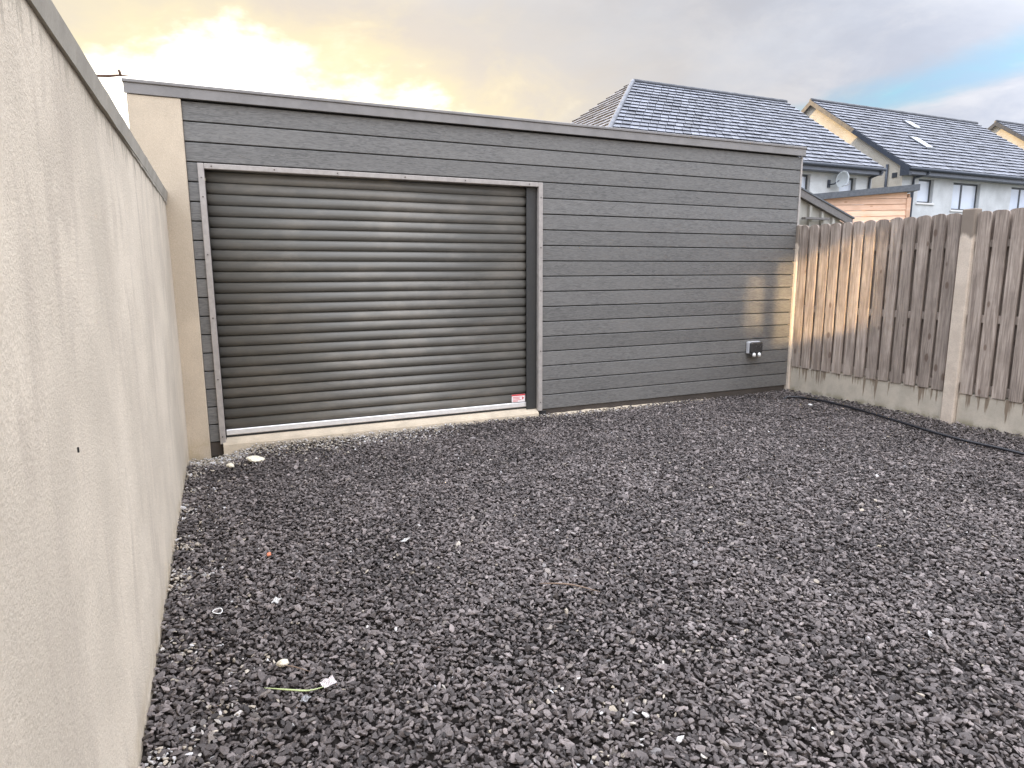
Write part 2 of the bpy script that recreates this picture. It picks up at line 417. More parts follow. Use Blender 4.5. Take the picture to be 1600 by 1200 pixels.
def tag(o, label=None, cat=None, group=None, kind=None):
    if label: o['label'] = label
    if cat: o['category'] = cat
    if group: o['group'] = group
    if kind: o['kind'] = kind
    return o
def thing(name, loc, label, cat, group=None):
    o = bpy.data.objects.new(name, None); COL.objects.link(o); o.location = loc; o.empty_display_size = .2
    return tag(o, label, cat, group)
def holder(name, me, parent, wloc): return obj(name, me, parent, wloc=wloc)

# ------------------------------------------------------------------ ground
FX = 6.5145      # fence line
D = 5.999        # cladding face
g = obj('ground', mesh('ground', [(-900,-900,-.06),(900,-900,-.06),(900,900,-.06),(-900,900,-.06)], [(0,1,2,3)], M['field'])); tag(g, 'dark rough ground around the yard and the houses', kind='structure')
nx, ny = 60, 80
vs = []; fs = []
def gz(x, y): return -.060*math.exp(-(((x+.25)/.32)**2+((y-5.95)/.34)**2)) + .024*math.exp(-(max(0, 5.93-y)/.22)**2)*max(0, min(1, (x+.05)/.25))*max(0, min(1, (3.2-x)/.4)) + .012*mnoise.noise((x*.9, y*.9, 0)) + .006*mnoise.noise((x*3.1, y*3.1, 4.))
for j in range(ny+1):
    for i in range(nx+1):
        x = -.40 + 6.93*i/nx; y = -2.5 + 8.55*j/ny
        vs.append((x, y, gz(x, y)-.022))
for j in range(ny):
    for i in range(nx):
        a = j*(nx+1)+i; fs.append((a, a+1, a+nx+2, a+nx+1))
yb = obj('yard_bed', mesh('yard_bed', vs, fs, M['soil'], True)); tag(yb, 'dark soil bed under the loose stones of the yard', kind='structure')

# ------------------------------------------------------------------ boundary wall on the left
XW = -.3307
w = thing('boundary_wall', (XW-.1, 2.0, 0), 'tall cream rendered boundary wall with dark concrete coping along the left', 'wall')
def wall_face():
    bm = bmesh.new(); n1, n2 = 90, 24
    y0, y1, z0, z1 = -2.5, 5.968, -.10, 2.078
    def wob(y, z): return .008*mnoise.noise((y*.8, z*.8, 0)) + .004*mnoise.noise((y*2.7, z*2.7, 3.))
    F = [[bm.verts.new((wob(y0+(y1-y0)*i/n1, z0+(z1-z0)*j/n2), y0+(y1-y0)*i/n1-2.0, z0+(z1-z0)*j/n2)) for i in range(n1+1)] for j in range(n2+1)]
    for j in range(n2):
        for i in range(n1): bm.faces.new((F[j][i], F[j][i+1], F[j+1][i+1], F[j+1][i]))
    B = [bm.verts.new(p) for p in ((-.22, y0-2, z0), (-.22, y1-2, z0), (-.22, y1-2, z1), (-.22, y0-2, z1))]
    bm.faces.new((B[0], B[1], B[2], B[3]))
    bm.faces.new([F[j][0] for j in range(n2+1)] + [B[3], B[0]])
    bm.faces.new([F[j][n1] for j in range(n2+1)][::-1] + [B[1], B[2]])
    bm.faces.new([F[n2][i] for i in range(n1+1)] + [B[2], B[3]])
    return from_bm('rendered_face', bm, M['wall'], False)
obj('rendered_face', wall_face(), w, wloc=(XW, 2.0, 0))
def coping():
    bm = bmesh.new(); n = 60
    rows = []
    for i in range(n+1):
        y = -2.5 + 8.466*i/n
        e = .003*mnoise.noise((y*5, 0, 0)); s = .004*mnoise.noise((y*9, 2, 0))
        rows.append([bm.verts.new(v) for v in ((.010+e, y, 2.079+s), (.020+e, y, 2.142+s), (.012+e, y, 2.154), (-.10, y, 2.172), (-.24, y, 2.148), (-.24, y, 2.079), (-.02, y, 2.079))])
    for a, b in zip(rows, rows[1:]):
        for k in range(7): bm.faces.new((a[k], a[(k+1) % 7], b[(k+1) % 7], b[k]))
    bm.faces.new(rows[0]); bm.faces.new(rows[-1][::-1])
    return from_bm('coping', bm, M['coping'])
obj('coping', coping(), w, wloc=(XW, 0, 0))
def mortar():      # squeezed-out bedding mortar with a ragged lower edge, under the coping
    bm = bmesh.new(); ys = np.linspace(3.0, 5.966, 150); pv = None
    for y in ys:
        d = .012 + .03*max(0, mnoise.noise((y*9, 1, 0))) + .05*max(0, mnoise.noise((y*24, 5, 0))-.1)*(y-3.0)/2.5 + .012*(y-3.2)/2.5
        k_ = min(1, (y-3.0)/1.2); d *= k_; t = (bm.verts.new((.002+.007*k_, y, 2.0785)), bm.verts.new((.002+.006*k_, y, 2.0785-d*.7)), bm.verts.new((-.002, y, 2.0785-d)))
        if pv:
            bm.faces.new((pv[0], t[0], t[1], pv[1])); bm.faces.new((pv[1], t[1], t[2], pv[2]))
        pv = t
    return from_bm('bedding_mortar', bm, M['coping'])
obj('bedding_mortar', mortar(), w, wloc=(XW, 0, 0))
bm = bmesh.new(); box_bm(bm, -.003, .0012, -.0010, .0010, -.006, .007, .0006)
chip = from_bm('chip', bm, M['dark'])
for (y, z) in ((1.771, 1.093), (2.722, .184)):
    c = obj('chip', chip, w, wloc=(XW+.002, y, z)); c.rotation_euler = (random.uniform(-.6, .6), 0, 0)

# ------------------------------------------------------------------ garage
gar = thing('garage', (3.2, 6.0, 0), 'long flat roofed garage clad in dark grey boards with roller shutter', 'garage')
HTOP = 2.94
XR = 6.5026
PIT = .1545; Z0 = .078
# rendered pier = front end of the garage's left side wall
bm = bmesh.new(); box_bm(bm, -.37, 0, 0, 4.6, 0, 2.960, .006)
o = obj('side_wall', from_bm('side_wall', bm, M['pier']), gar, wloc=(-.162, 5.972, -.10)); o['label'] = 'beige rendered pier at the left end'
wbox('back_wall', (-.16, XR-.04, 10.4, 10.56, -.05, 2.80), M['pier'], gar)
wbox('right_wall', (XR-.16, XR-.012, 6.06, 10.39, -.05, 2.80), M['pier'], gar)
wbox('roof', (-.53, XR-.02, 6.00, 10.65, 2.865, 2.925), M['felt'], gar)
wbox('inner_lining', (-.148, -.045, 6.062, 6.13, .02, 2.86), M['dark'], gar)
wbox('inner_lining', (2.985, XR-.17, 6.062, 6.13, .02, 2.86), M['dark'], gar)
wbox('inner_lining', (-.044, 2.984, 6.062, 6.13, 2.38, 2.86), M['dark'], gar)
wbox('plinth', (-.159, -.062, D+.012, 6.06, -.05, .07), M['plinth'], gar)
wbox('plinth', (3.02, XR-.02, D+.012, 6.06, -.05, .085), M['plinth'], gar)
# boards
def board_mesh(L):
    bm = bmesh.new(); h = PIT-.009
    # profile in y,z: slight bevels, a rebated lower lip
    prof = [(.0, .004), (.004, .0), (.024, .0), (.024, h), (.004, h), (.0, h-.004)]
    A = [bm.verts.new((0, y, z)) for y, z in prof]; B = [bm.verts.new((L, y, z)) for y, z in prof]
    for i in range(6): bm.faces.new((A[i], A[(i+1) % 6], B[(i+1) % 6], B[i]))
    bm.faces.new(A[::-1]); bm.faces.new(B)
    return from_bm('cladding_board', bm, M['clad'])
XL = -.159
mL = board_mesh(-.083-XL+.01); mRr = board_mesh(XR-3.012); mF = board_mesh(XR-XL); mS1 = board_mesh(2.0)
for k in range(18):
    z = Z0 + k*PIT; dy = random.uniform(-.0012, .0012)
    if k < 15:
        obj('cladding_board', mL, gar, wloc=(XL, D+dy, z))
        obj('cladding_board', mRr, gar, wloc=(3.010, D+dy, z))
    else:
        obj('cladding_board', mF, gar, wloc=(XL, D+dy, z))
wbox('backing_strip', (XL, -.07, D+.026, 6.06, .07, 2.86), M['dark'], gar)
wbox('backing_strip', (3.01, XR-.01, D+.026, 6.06, .086, 2.86), M['dark'], gar)
wbox('backing_strip', (-.069, 3.009, D+.026, 6.06, 2.385, 2.86), M['dark'], gar)
wbox('corner_trim', (XR+.001, XR+.028, D-.006, D+.06, .03, 2.86), M['trim'], gar, .002)
# fascia with drip edge
wbox('fascia', (-.545, XR+.036, D-.036, D-.0275, 2.8615, 2.940), M['fascia'], gar, .003)
wbox('fascia', (-.552, XR+.042, D-.046, D+.03, 2.941, 2.966), M['fascia'], gar, .004)
# door surround, with screws as sub-parts
def trim(b, sc):
    t = wbox('door_trim', b, M['trim'], gar, .004)
    for (x, z) in sc: obj('screw', screw, t, wloc=(x, D-.0275, z))
bm = bmesh.new(); bmesh.ops.create_cone(bm, cap_ends=True, segments=10, radius1=.0065, radius2=.005, depth=.005)
bmesh.ops.rotate(bm, verts=bm.verts, matrix=Matrix.Rotation(R(90), 3, 'X')); screw = from_bm('screw', bm, M['screw'])
FY0, FY1 = D-.025, D+.024
trim((-.083, -.036, FY0, FY1, .055, 2.383), [(-.060, z) for z in (.12, .62, 1.14, 1.66, 2.12, 2.27)])
trim((2.974, 3.021, FY0, FY1, .068, 2.383), [(2.998, z) for z in (.16, .70, 1.32, 1.75, 2.24)])
trim((-.035, 2.973, FY0, FY1, 2.340, 2.383), [(x, 2.362) for x in (.02, .5, 1.02, 1.62, 2.2, 2.87)])
# roller shutter
SY = D+.062
door = holder('roller_door', None, gar, (1.45, SY, .1)); 
SP = .0905
def slat_mesh(L, h):
    bm = bmesh.new(); prof = []
    n = 12
    for i in range(n+1):
        a = i/n
        z = .006 + (h-.012)*a
        th = R(58)*(2*a**.85-1); y = -.030*(math.cos(th)-math.cos(R(58)))
        prof.append((y, z))
    prof += [(.006, h-.004), (.010, h), (.010, 0), (.006, .003)]
    A = [bm.verts.new((0, y, z)) for y, z in prof]; B = [bm.verts.new((L, y, z)) for y, z in prof]
    m_ = len(prof)
    for i in range(m_): bm.faces.new((A[i], A[(i+1) % m_], B[(i+1) % m_], B[i]))
    bm.faces.new(A[::-1]); bm.faces.new(B)
    me = from_bm('slat', bm, M['slat'])
    for p in me.polygons: p.use_smooth = abs(p.normal.x) < .5 and p.normal.y < -.05
    return me
sl = slat_mesh(2.96, SP)
zb = .163
for k in range(25):
    o = obj('slat', sl, door, wloc=(-.03, SY+random.uniform(-.0012, .0008), zb + k*SP)); o.rotation_euler = (random.uniform(-.018, .018), 0, random.uniform(-.0004, .0004))
wbox('bottom_bar', (-.03, 2.90, SY-.016, SY+.012, .112, .1625), M['alu'], door, .006)
wbox('rubber_seal', (-.03, 2.90, SY-.010, SY+.008, .094, .1115), M['rubber'], door)
wbox('guide_rail', (2.862, 2.972, SY-.036, SY-.021, .085, 2.34), M['rail'], door, .003)
wbox('guide_rail', (-.034, -.0305, SY-.036, SY-.021, .085, 2.34), M['rail'], door)
# sticker on the lowest slats
st = wbox('sticker', (2.70, 2.852, SY-.0168, SY-.0148, .170, .252), M['paper'], door)
def decal(b, mat): return wbox('printed_mark', b, mat, door)
decal((2.70, 2.852, SY-.0176, SY-.0169, .236, .252), M['red'])
for i, (a, c_, z) in enumerate(((2.712, 2.80, .222), (2.712, 2.79, .208), (2.712, 2.806, .194), (2.712, 2.77, .181))):
    decal((a, c_, SY-.0176, SY-.0169, z-.0028, z+.0028), M['red'])
prism('printed_mark', [(2.812, .190), (2.842, .210), (2.812, .228), (2.820, .210)], 'y', SY-.0176, SY-.0169, M['red'], door)
# reveal + concrete sill
wbox('door_reveal', (2.9735, 2.984, D+.0245, 6.06, .07, 2.34), M['rail'], gar)
def sill():
    bm = bmesh.new(); n = 60
    prof = lambda i: None
    rows = []
    for i in range(n+1):
        x = -.06 + 3.03*i/n
        e = .012*mnoise.noise((x*4, 0, 0)); f = .010*mnoise.noise((x*7, 3, 0))
        rows.append([bm.verts.new(v) for v in ((x, D-.060+e, -.05), (x, D-.045+e, .048+f*.4), (x, D-.028+e, .066+f*.3), (x, D+.06, .0935), (x, D+.14, .0935), (x, D+.14, -.05))])
    for a, b in zip(rows, rows[1:]):
        for k in range(6): bm.faces.new((a[k], a[(k+1) % 6], b[(k+1) % 6], b[k]))
    bm.faces.new(rows[0]); bm.faces.new(rows[-1][::-1])
    return from_bm('door_sill', bm, M['sill'])
obj('door_sill', sill(), gar, wloc=(0, 0, 0))
def splash():    # ragged mortar splash along the foot of the cladding
    bm = bmesh.new(); n = 90; pv = None
    for i in range(n+1):
        x = 3.0 + 2.35*i/n
        k = max(.0, 1-(i/n)**3)
        h = (.022 + .012*mnoise.noise((x*6, 0, 0)))*k - .01; d = .03 + .012*mnoise.noise((x*5, 3, 0))
        t = [bm.verts.new(v) for v in ((x, D-d, -.03), (x, D-d*.8, h*.6), (x, D+.011, h+.01), (x, D+.011, -.03))]
        if pv:
            for q in range(4): bm.faces.new((pv[q], pv[(q+1) % 4], t[(q+1) % 4], t[q]))
        pv = t
    return from_bm('mortar_splash', bm, M['sill'])
obj('mortar_splash', splash(), gar, wloc=(0, 0, 0))
wbox('trim_foot', (2.985, 3.075, D-.004, D+.011, -.02, .062), M['dark'], gar, .004)

# ------------------------------------------------------------------ outdoor socket
sk = thing('outdoor_socket', (5.87, D, .60), 'double weatherproof socket with dark lid and white plugs on grey cladding', 'socket')
wbox('back_box', (5.795, 5.985, D-.050, D-.0015, .520, .668), M['grey_plastic'], sk, .010)
wbox('lid', (5.802, 5.990, D-.092, D-.0505, .530, .662), M['lid'], sk, .014)
wbox('lower_shroud', (5.806, 5.984, D-.078, D-.0505, .500, .5295), M['lid'], sk, .006)
for x in (5.850, 5.932):
    bm = bmesh.new()
    bmesh.ops.create_cone(bm, cap_ends=True, segments=16, radius1=.024, radius2=.016, depth=.050)
    bmesh.ops.bevel(bm, geom=[e for e in bm.edges if abs((e.verts[0].co-e.verts[1].co).z) < 1e-5], offset=.007, segments=2, affect='EDGES')
    obj('plug', from_bm('plug', bm, M['white'], True), sk, wloc=(x, D-.088, .510))

# ------------------------------------------------------------------ timber fence on the right
fen = thing('timber_fence', (FX, 3.0, 0), 'weathered brown timber fence between concrete posts on concrete gravel boards', 'fence')
def fboard(wd, h):
    bm = bmesh.new(); t = .020; pts = [(-wd/2, 0), (wd/2, 0)]
    rr = wd/2; hh = h-.040
    for i in range(9):
        a = math.pi*i/8
        pts.append((rr*math.cos(a), hh + .040*math.sin(a)**.8))
    A = [bm.verts.new((0, p[0], p[1])) for p in pts]; B = [bm.verts.new((t, p[0], p[1])) for p in pts]
    n = len(pts)
    bm.faces.new(A); bm.faces.new(B[::-1])
    for i in range(n): bm.faces.new((A[i], A[(i+1) % n], B[(i+1) % n], B[i]))
    return from_bm('fence_board', bm, M['fence'])
posts = [5.985, 3.972, 1.96, -.05, -2.06]
variants = [fboard(wd, h) for wd, h in ((.112, 1.725), (.116, 1.722), (.109, 1.728), (.114, 1.72))]
backv = [fboard(.118, 1.72)]
for py in posts:
    b = (FX-.03, FX+.075, py-.062, py+.062, -.1, 2.075) if py < 5.9 else (FX-.012, FX+.075, py-.022, py+.06, -.1, 2.06)
    wbox('concrete_post', b, M['post'], fen, .010)
for a, b in zip(posts, posts[1:]):
    y1 = a-.064 if a < 5.9 else a-.024
    y0 = b+.064
    wbox('gravel_board', (FX+.012, FX+.062, y0, y1, -.1, .325), M['gboard'], fen, .006)
    for zr, hr in ((.345, .085), (1.015, .075), (1.715, .065)):
        wbox('rail', (FX+.0215, FX+.0595, y0, y1, zr, zr+hr), M['fence'], fen, .003)
    n = 13 if a < 5.9 else 13
    pit = (y1-y0)/n
    for i in range(n):
        y = y1 - pit*(i+.5)
        o = obj('fence_board', random.choice(variants), fen, wloc=(FX+random.uniform(-.002, .001), y+random.uniform(-.003, .003), .326+random.uniform(-.004, .003)))
        o.rotation_euler = (random.uniform(-.004, .004), 0, random.uniform(-.02, .02))
        if i < n-1:
            o = obj('fence_board', backv[0], fen, wloc=(FX+.0605, y-pit/2, .33))
# mesh origin gives each board its own grain through the object random value

# ------------------------------------------------------------------ black water pipe
HP = [(6.06,5.62),(6.20,5.502),(6.235,5.098),(6.154,4.616),(6.04,4.174),(5.95,3.786),(5.905,3.469),(5.89,3.208),(5.882,2.956),(5.86,2.4),(5.9,1.6)]
def spline(P, n=8):
    out = []
    for i in range(len(P)-1):
        p0, p1, p2, p3 = (np.array(P[max(0, min(len(P)-1, i+k))], float) for k in (-1, 0, 1, 2))
        for j in range(n):
            t = j/n
            out.append(.5*((2*p1)+(-p0+p2)*t+(2*p0-5*p1+4*p2-p3)*t*t+(-p0+3*p1-3*p2+p3)*t**3))
    out.append(np.array(P[-1], float)); return out
hp = [(p[0], p[1], .032 + gz(p[0], p[1])) for p in spline(HP)]
hp[0] = (*hp[0][:2], -.01); hp[1] = (*hp[1][:2], .004); hp[2] = (*hp[2][:2], .015)
tag(tube('water_pipe', hp, .0135, M['hose'], seg=12), 'long black pipe lying on the stones along the fence foot', 'pipe')

# ------------------------------------------------------------------ loose stones of the yard
def stones_tree(nvar=7):
    t = bpy.data.node_groups.new('loose_stones', 'GeometryNodeTree')
    t.interface.new_socket('Geometry', in_out='INPUT', socket_type='NodeSocketGeometry')
    t.interface.new_socket('Geometry', in_out='OUTPUT', socket_type='NodeSocketGeometry')
    gi = N(t, 'NodeGroupInput'); go = N(t, 'NodeGroupOutput')
    gt = N(t, 'GeometryNodeGeometryToInstance')
    for k in range(nvar):
        ico = N(t, 'GeometryNodeMeshIcoSphere', {'Radius': 1.0, 'Subdivisions': 2 if k % 2 else 1})
        pos = N(t, 'GeometryNodeInputPosition')
        rv = N(t, 'FunctionNodeRandomValue', data_type='FLOAT_VECTOR')
        rv.inputs[0].default_value = (-.62, -.62, -.62); rv.inputs[1].default_value = (.62, .62, .62)
        rv.inputs['Seed'].default_value = 17*k+3
        sp = N(t, 'GeometryNodeSetPosition', {'Geometry': ico.outputs[0], 'Offset': rv.outputs[0]})
        hull = N(t, 'GeometryNodeConvexHull', {0: sp.outputs[0]})
        sx, sy, sz = [(1,.72,.5),(1.1,.6,.42),(.85,.8,.6),(1.25,.55,.38),(.9,.7,.55),(1.0,.85,.4),(1.35,.5,.4)][k % 7]
        tr = N(t, 'GeometryNodeTransform', {'Geometry': hull.outputs[0], 'Scale': (sx, sy, sz)})
        sm = N(t, 'GeometryNodeSetMaterial', {'Geometry': tr.outputs[0], 'Material': M['stone']})
        t.links.new(sm.outputs[0], gt.inputs[0])
    def na(name, typ): return N(t, 'GeometryNodeInputNamedAttribute', {'Name': name}, data_type=typ).outputs[0]
    io = N(t, 'GeometryNodeInstanceOnPoints', {'Points': gi.outputs[0], 'Instance': gt.outputs[0], 'Pick Instance': True,
           'Instance Index': na('pick', 'INT'), 'Scale': na('size', 'FLOAT')})
    e2r = N(t, 'FunctionNodeEulerToRotation', {0: na('rot', 'FLOAT_VECTOR')})
    t.links.new(e2r.outputs[0], io.inputs['Rotation'])
    t.links.new(io.outputs[0], go.inputs[0])
    return t
def make_stones():
    X, Y, Z, S = [], [], [], []
    cell = .0142
    xs = np.arange(XW+.004, FX+.012, cell); ys = np.arange(-.6, D+.02, cell)
    gx, gy = np.meshgrid(xs, ys); gx = gx.ravel(); gy = gy.ravel()
    gx = gx + rng.uniform(-.6, .6, gx.size)*cell; gy = gy + rng.uniform(-.6, .6, gy.size)*cell
    # keep out of the sill, pier, pipe run
    keep = (gx > XW+.006) & ~((gy > D-.065) & (gx < 2.99)) & ~((gy > 5.975) & (gx < -.155)) & (gy < D-.006) & ~((gy > 5.2) & (gx > FX-.006)) & (gx < FX+.008)
    # thin out what the camera never sees (behind it)
    keep &= ~((gy < 1.0) & (rng.random(gx.size) < .45))
    gx, gy = gx[keep], gy[keep]; n = gx.size
    base = np.array([gz(x, y) for x, y in zip(gx, gy)])
    size = np.clip(rng.lognormal(math.log(.0082), .30, n), .0045, .019)
    z = base + rng.uniform(-.022, .010, n)
    # heap towards the walls
    dw = gx-XW
    z += .02*np.exp(-dw/.06)*(0.5+rng.random(n)*.6)
    z += .03*np.exp(-(FX-gx)/.10)
    z += .012*np.exp(-(D-gy)/.10)
    nz = np.array([mnoise.noise((x*5, y*5, 7.)) for x, y in zip(gx, gy)])
    nz2 = np.array([mnoise.noise((x*2, y*2, 2.)) for x, y in zip(gx, gy)])
    p = .005 + .010*(nz > .35)
    p = p + .75*np.exp(-(dw/.10)**2)*(nz > -.05)*.62
    p = p + .25*np.exp(-(dw/.22)**2)*(nz > .15)
    # dusty strip in front of the shutter, strongest on the left
    ds = D-.06-gy
    p = p + 1.0*np.exp(-(ds/(.27+.10*nz))**2)*np.clip((2.2-gx)/1.1, 0, 1)
    p = p + .7*np.exp(-(ds/.05)**2)*np.clip((4.8-gx)/1.2, 0, 1)
    p = p + .8*np.exp(-(((gx+.13)/.24)**2+((gy-5.78)/.24)**2))
    for cx, cy, rx, ry, a in ((1.18, 1.70, .09, .13, .30), (.02, 2.55, .08, .04, .4), (1.0, 1.90, .10, .07, .10), (-.06, 2.28, .10, .06, .3), (1.0, 1.55, .10, .05, .15)):
        p = p + a*np.exp(-(((gx-cx)/rx)**2+((gy-cy)/ry)**2))
    pale = (rng.random(n) < p)*rng.uniform(.75, 1.0, n)
    pale = np.where(rng.random(n) < .04, np.maximum(pale, rng.uniform(.08, .25, n)), pale)
    tone = np.clip(rng.beta(1.1, 2.3, n) + .15*nz2, 0, 1); hue = np.clip(rng.random(n)*.9 + .25*nz2, 0, 1)
    size = np.where(pale > .4, size*.85, size)
    rot = np.stack([rng.normal(0, .38, n), rng.normal(0, .38, n), rng.uniform(0, 6.28, n)], 1)
    me = bpy.data.meshes.new('gravel'); me.vertices.add(n)
    me.vertices.foreach_set('co', np.stack([gx, gy, z], 1).astype(np.float32).ravel())
    for nm, ty, arr in (('size', 'FLOAT', size), ('pale', 'FLOAT', pale), ('tone', 'FLOAT', tone), ('hue', 'FLOAT', hue)):
        a = me.attributes.new(nm, ty, 'POINT'); a.data.foreach_set('value', arr.astype(np.float32))
    a = me.attributes.new('pick', 'INT', 'POINT'); a.data.foreach_set('value', rng.integers(0, 7, n).astype(np.int32))
    a = me.attributes.new('rot', 'FLOAT_VECTOR', 'POINT'); a.data.foreach_set('vector', rot.astype(np.float32).ravel())
    me.update(); me.materials.append(M['stone'])
    o = obj('gravel', me); md = o.modifiers.new('stones', 'NODES'); md.node_group = stones_tree()
    tag(o, 'loose dark grey crushed stone covering the whole yard', 'gravel', kind='stuff')
    return n
print('stones', make_stones())

# ------------------------------------------------------------------ litter and odd stones on the yard
def rock(name, x, y, s, mat, label, cat, flat=.6, seed=0, group=None):
    rs = random.Random(seed); bm = bmesh.new(); bmesh.ops.create_icosphere(bm, subdivisions=2, radius=1)
    for v in bm.verts:
        v.co *= 1+.35*mnoise.noise(v.co*1.3+Vector((seed*3.1, 0, 0)))
        v.co = Vector((v.co.x*s, v.co.y*s*.7, v.co.z*s*flat))
    o = obj(name, from_bm(name, bm, mat), loc=(x, y, gz(x, y)+.018)); o.rotation_euler = (rs.uniform(-.2, .2), rs.uniform(-.2, .2), rs.uniform(0, 6))
    return tag(o, label, cat, group)
M['brick'] = plain('orange_brick_chip', (.50, .17, .09), .8)
M['lime'] = plain('pale_limestone', (.72, .66, .52), .85)
M['leafg'] = plain('green_grass_blade', (.45, .52, .25), .6)
M['twig'] = plain('brown_twig', (.20, .14, .10), .8)
rock('brick_chip', .143, 3.53, .017, M['brick'], 'small orange brick chip lying on the dark stones', 'brick chip', flat=.35, seed=1)
rock('pebble', .179, 5.50, .075, M['lime'], 'flat pale stone lying just in front of the shutter sill', 'stone', flat=.25, seed=2, group='odd pale stones on the gravel')
rock('pebble', -.02, 5.42, .035, M['lime'], 'pale stone lump lying near the foot of the beige pier', 'stone', seed=3, group='odd pale stones on the gravel')
rock('pebble', 6.003, 5.177, .022, M['white'], 'small white stone beside the black pipe near the garage corner', 'stone', flat=.4, seed=4, group='odd pale stones on the gravel')
def sheet(name, x, y, a, b, rz, mat, label, cat, seed):
    bm = bmesh.new(); n = 6; rs = random.Random(seed); G_ = []
    for j in range(n+1):
        G_.append([bm.verts.new((a*(i/n-.5)*(1+.12*mnoise.noise((j*.7, seed, 0))), b*(j/n-.5)*(1+.12*mnoise.noise((i*.7, seed, 3))), .012*mnoise.noise((i*.5, j*.5, seed*1.7)))) for i in range(n+1)])
    for j in range(n):
        for i in range(n): bm.faces.new((G_[j][i], G_[j][i+1], G_[j+1][i+1], G_[j+1][i]))
    r = bmesh.ops.solidify(bm, geom=bm.faces[:], thickness=.0012)
    o = obj(name, from_bm(name, bm, mat), loc=(x, y, gz(x, y)+.026)); o.rotation_euler = (.12, -.1, rz)
    return tag(o, label, cat)
sheet('paper_scrap', .262, 2.252, .052, .036, .35, M['paper'], 'white square scrap of paper beside the grass blade', 'paper', 2)
sheet('plastic_scrap', .138, 2.965, .040, .030, 1.0, M['white'], 'crumpled white plastic scrap right of the white ring', 'plastic scrap', 5)
sheet('plastic_scrap', .853, 3.389, .050, .020, .2, M['white'], 'thin white plastic scrap out in the middle of the stones', 'plastic scrap', 8)
sheet('plastic_scrap', .175, 2.19, .030, .028, .8, M['grey_plastic'], 'small clear grey plastic scrap lying just under the grass blade', 'plastic scrap', 9)
bm = bmesh.new(); nr = 24; rings = []
for i in range(nr):
    a = 2*math.pi*i/nr; c0 = Vector((.020*math.cos(a), .017*math.sin(a), .003*math.sin(2*a)))
    rings.append([bm.verts.new(c0 + .0022*(math.cos(b)*c0.normalized() + math.sin(b)*Vector((0, 0, 1)))) for b in (k*math.pi/3 for k in range(6))])
for i in range(nr):
    for k in range(6): bm.faces.new((rings[i][k], rings[i][(k+1) % 6], rings[(i+1) % nr][(k+1) % 6], rings[(i+1) % nr][k]))
o = obj('plastic_ring', from_bm('plastic_ring', bm, M['white'], True), loc=(-.109, 2.965, .030)); o.rotation_euler = (.2, .1, 0); tag(o, 'small white plastic ring lying near the cream wall', 'ring')
def blade(name, pts, r, mat, label, cat):
    P = [(p[0], p[1], gz(p[0], p[1])+p[2]) for p in spline(pts, 6)]
    k = len(P); return tag(tube(name, P, r, mat, seg=6, taper=[max(.15, math.sin(math.pi*(.08+.88*i/(k-1)))) for i in range(k)]), label, cat)
blade('grass_blade', [(.045, 2.305, .030), (.12, 2.255, .034), (.19, 2.225, .030), (.245, 2.23, .026)], .0034, M['leafg'], 'single pale green grass blade lying on the stones', 'grass blade')
blade('twig', [(.11, 2.44, .026), (.16, 2.39, .034), (.21, 2.345, .028)], .0022, M['twig'], 'thin curved brown twig above the green grass blade', 'twig')
blade('twig', [(1.30, 2.60, .028), (1.42, 2.52, .034), (1.52, 2.40, .028)], .004, M['twig'], 'straight brown twig lying out among the stones at the centre right', 'twig')
rock('pebble', .12, 2.46, .024, M['lime'], 'sandy pebble lying between the wall and the brown twig', 'stone', seed=6, group='odd pale stones on the gravel')

# ------------------------------------------------------------------ houses beyond the fence
def tiles(name, quad, parent, nc, nt, seed, top_w=None):
    """tile courses on a roof plane: quad = eave left, eave right, ridge right, ridge left (world)"""
    rs = random.Random(seed); e0, e1, r1, r0 = (Vector(p) for p in quad)
    nrm = (e1-e0).cross(r0-e0).normalized()
    vs, fs, tone = [], [], []
    c = e0.copy()
    for k in range(nc):
        a, b = k/nc, (k+1.12)/nc
        b = min(b, 1.0)
        la, ra = e0.lerp(r0, a), e1.lerp(r1, a); lb, rb = e0.lerp(r0, b), e1.lerp(r1, b)
        wid = (ra-la).length; full = (e1-e0).length
        nn = max(1, round(nt*wid/full))
        for i in range(nn):
            s0, s1 = (i+.03)/nn, (i+.97)/nn
            lift = .058 + rs.uniform(-.008, .008)
            A, B = la.lerp(ra, s0), la.lerp(ra, s1); T, U = lb.lerp(rb, s0), lb.lerp(rb, s1)
            q = len(vs)
            vs += [A+nrm*lift-c, B+nrm*lift-c, U+nrm*.012-c, T+nrm*.012-c, A-c, B-c]
            fs += [(q, q+1, q+2, q+3), (q+4, q+5, q+1, q), (q+4, q, q+3), (q+1, q+5, q+2)]
            tv = max(0, min(1, rs.betavariate(1.6, 1.5))); tone += [.40+.34*tv, 0, 0, 0]  # edge faces darkest: shade under each course put into the tone
    me = mesh(name, vs, fs, M['tile'])
    at = me.attributes.new('tone', 'FLOAT', 'FACE'); at.data.foreach_set('value', tone)
    o = obj(name, me, parent, wloc=c); o['kind'] = 'stuff'; return o
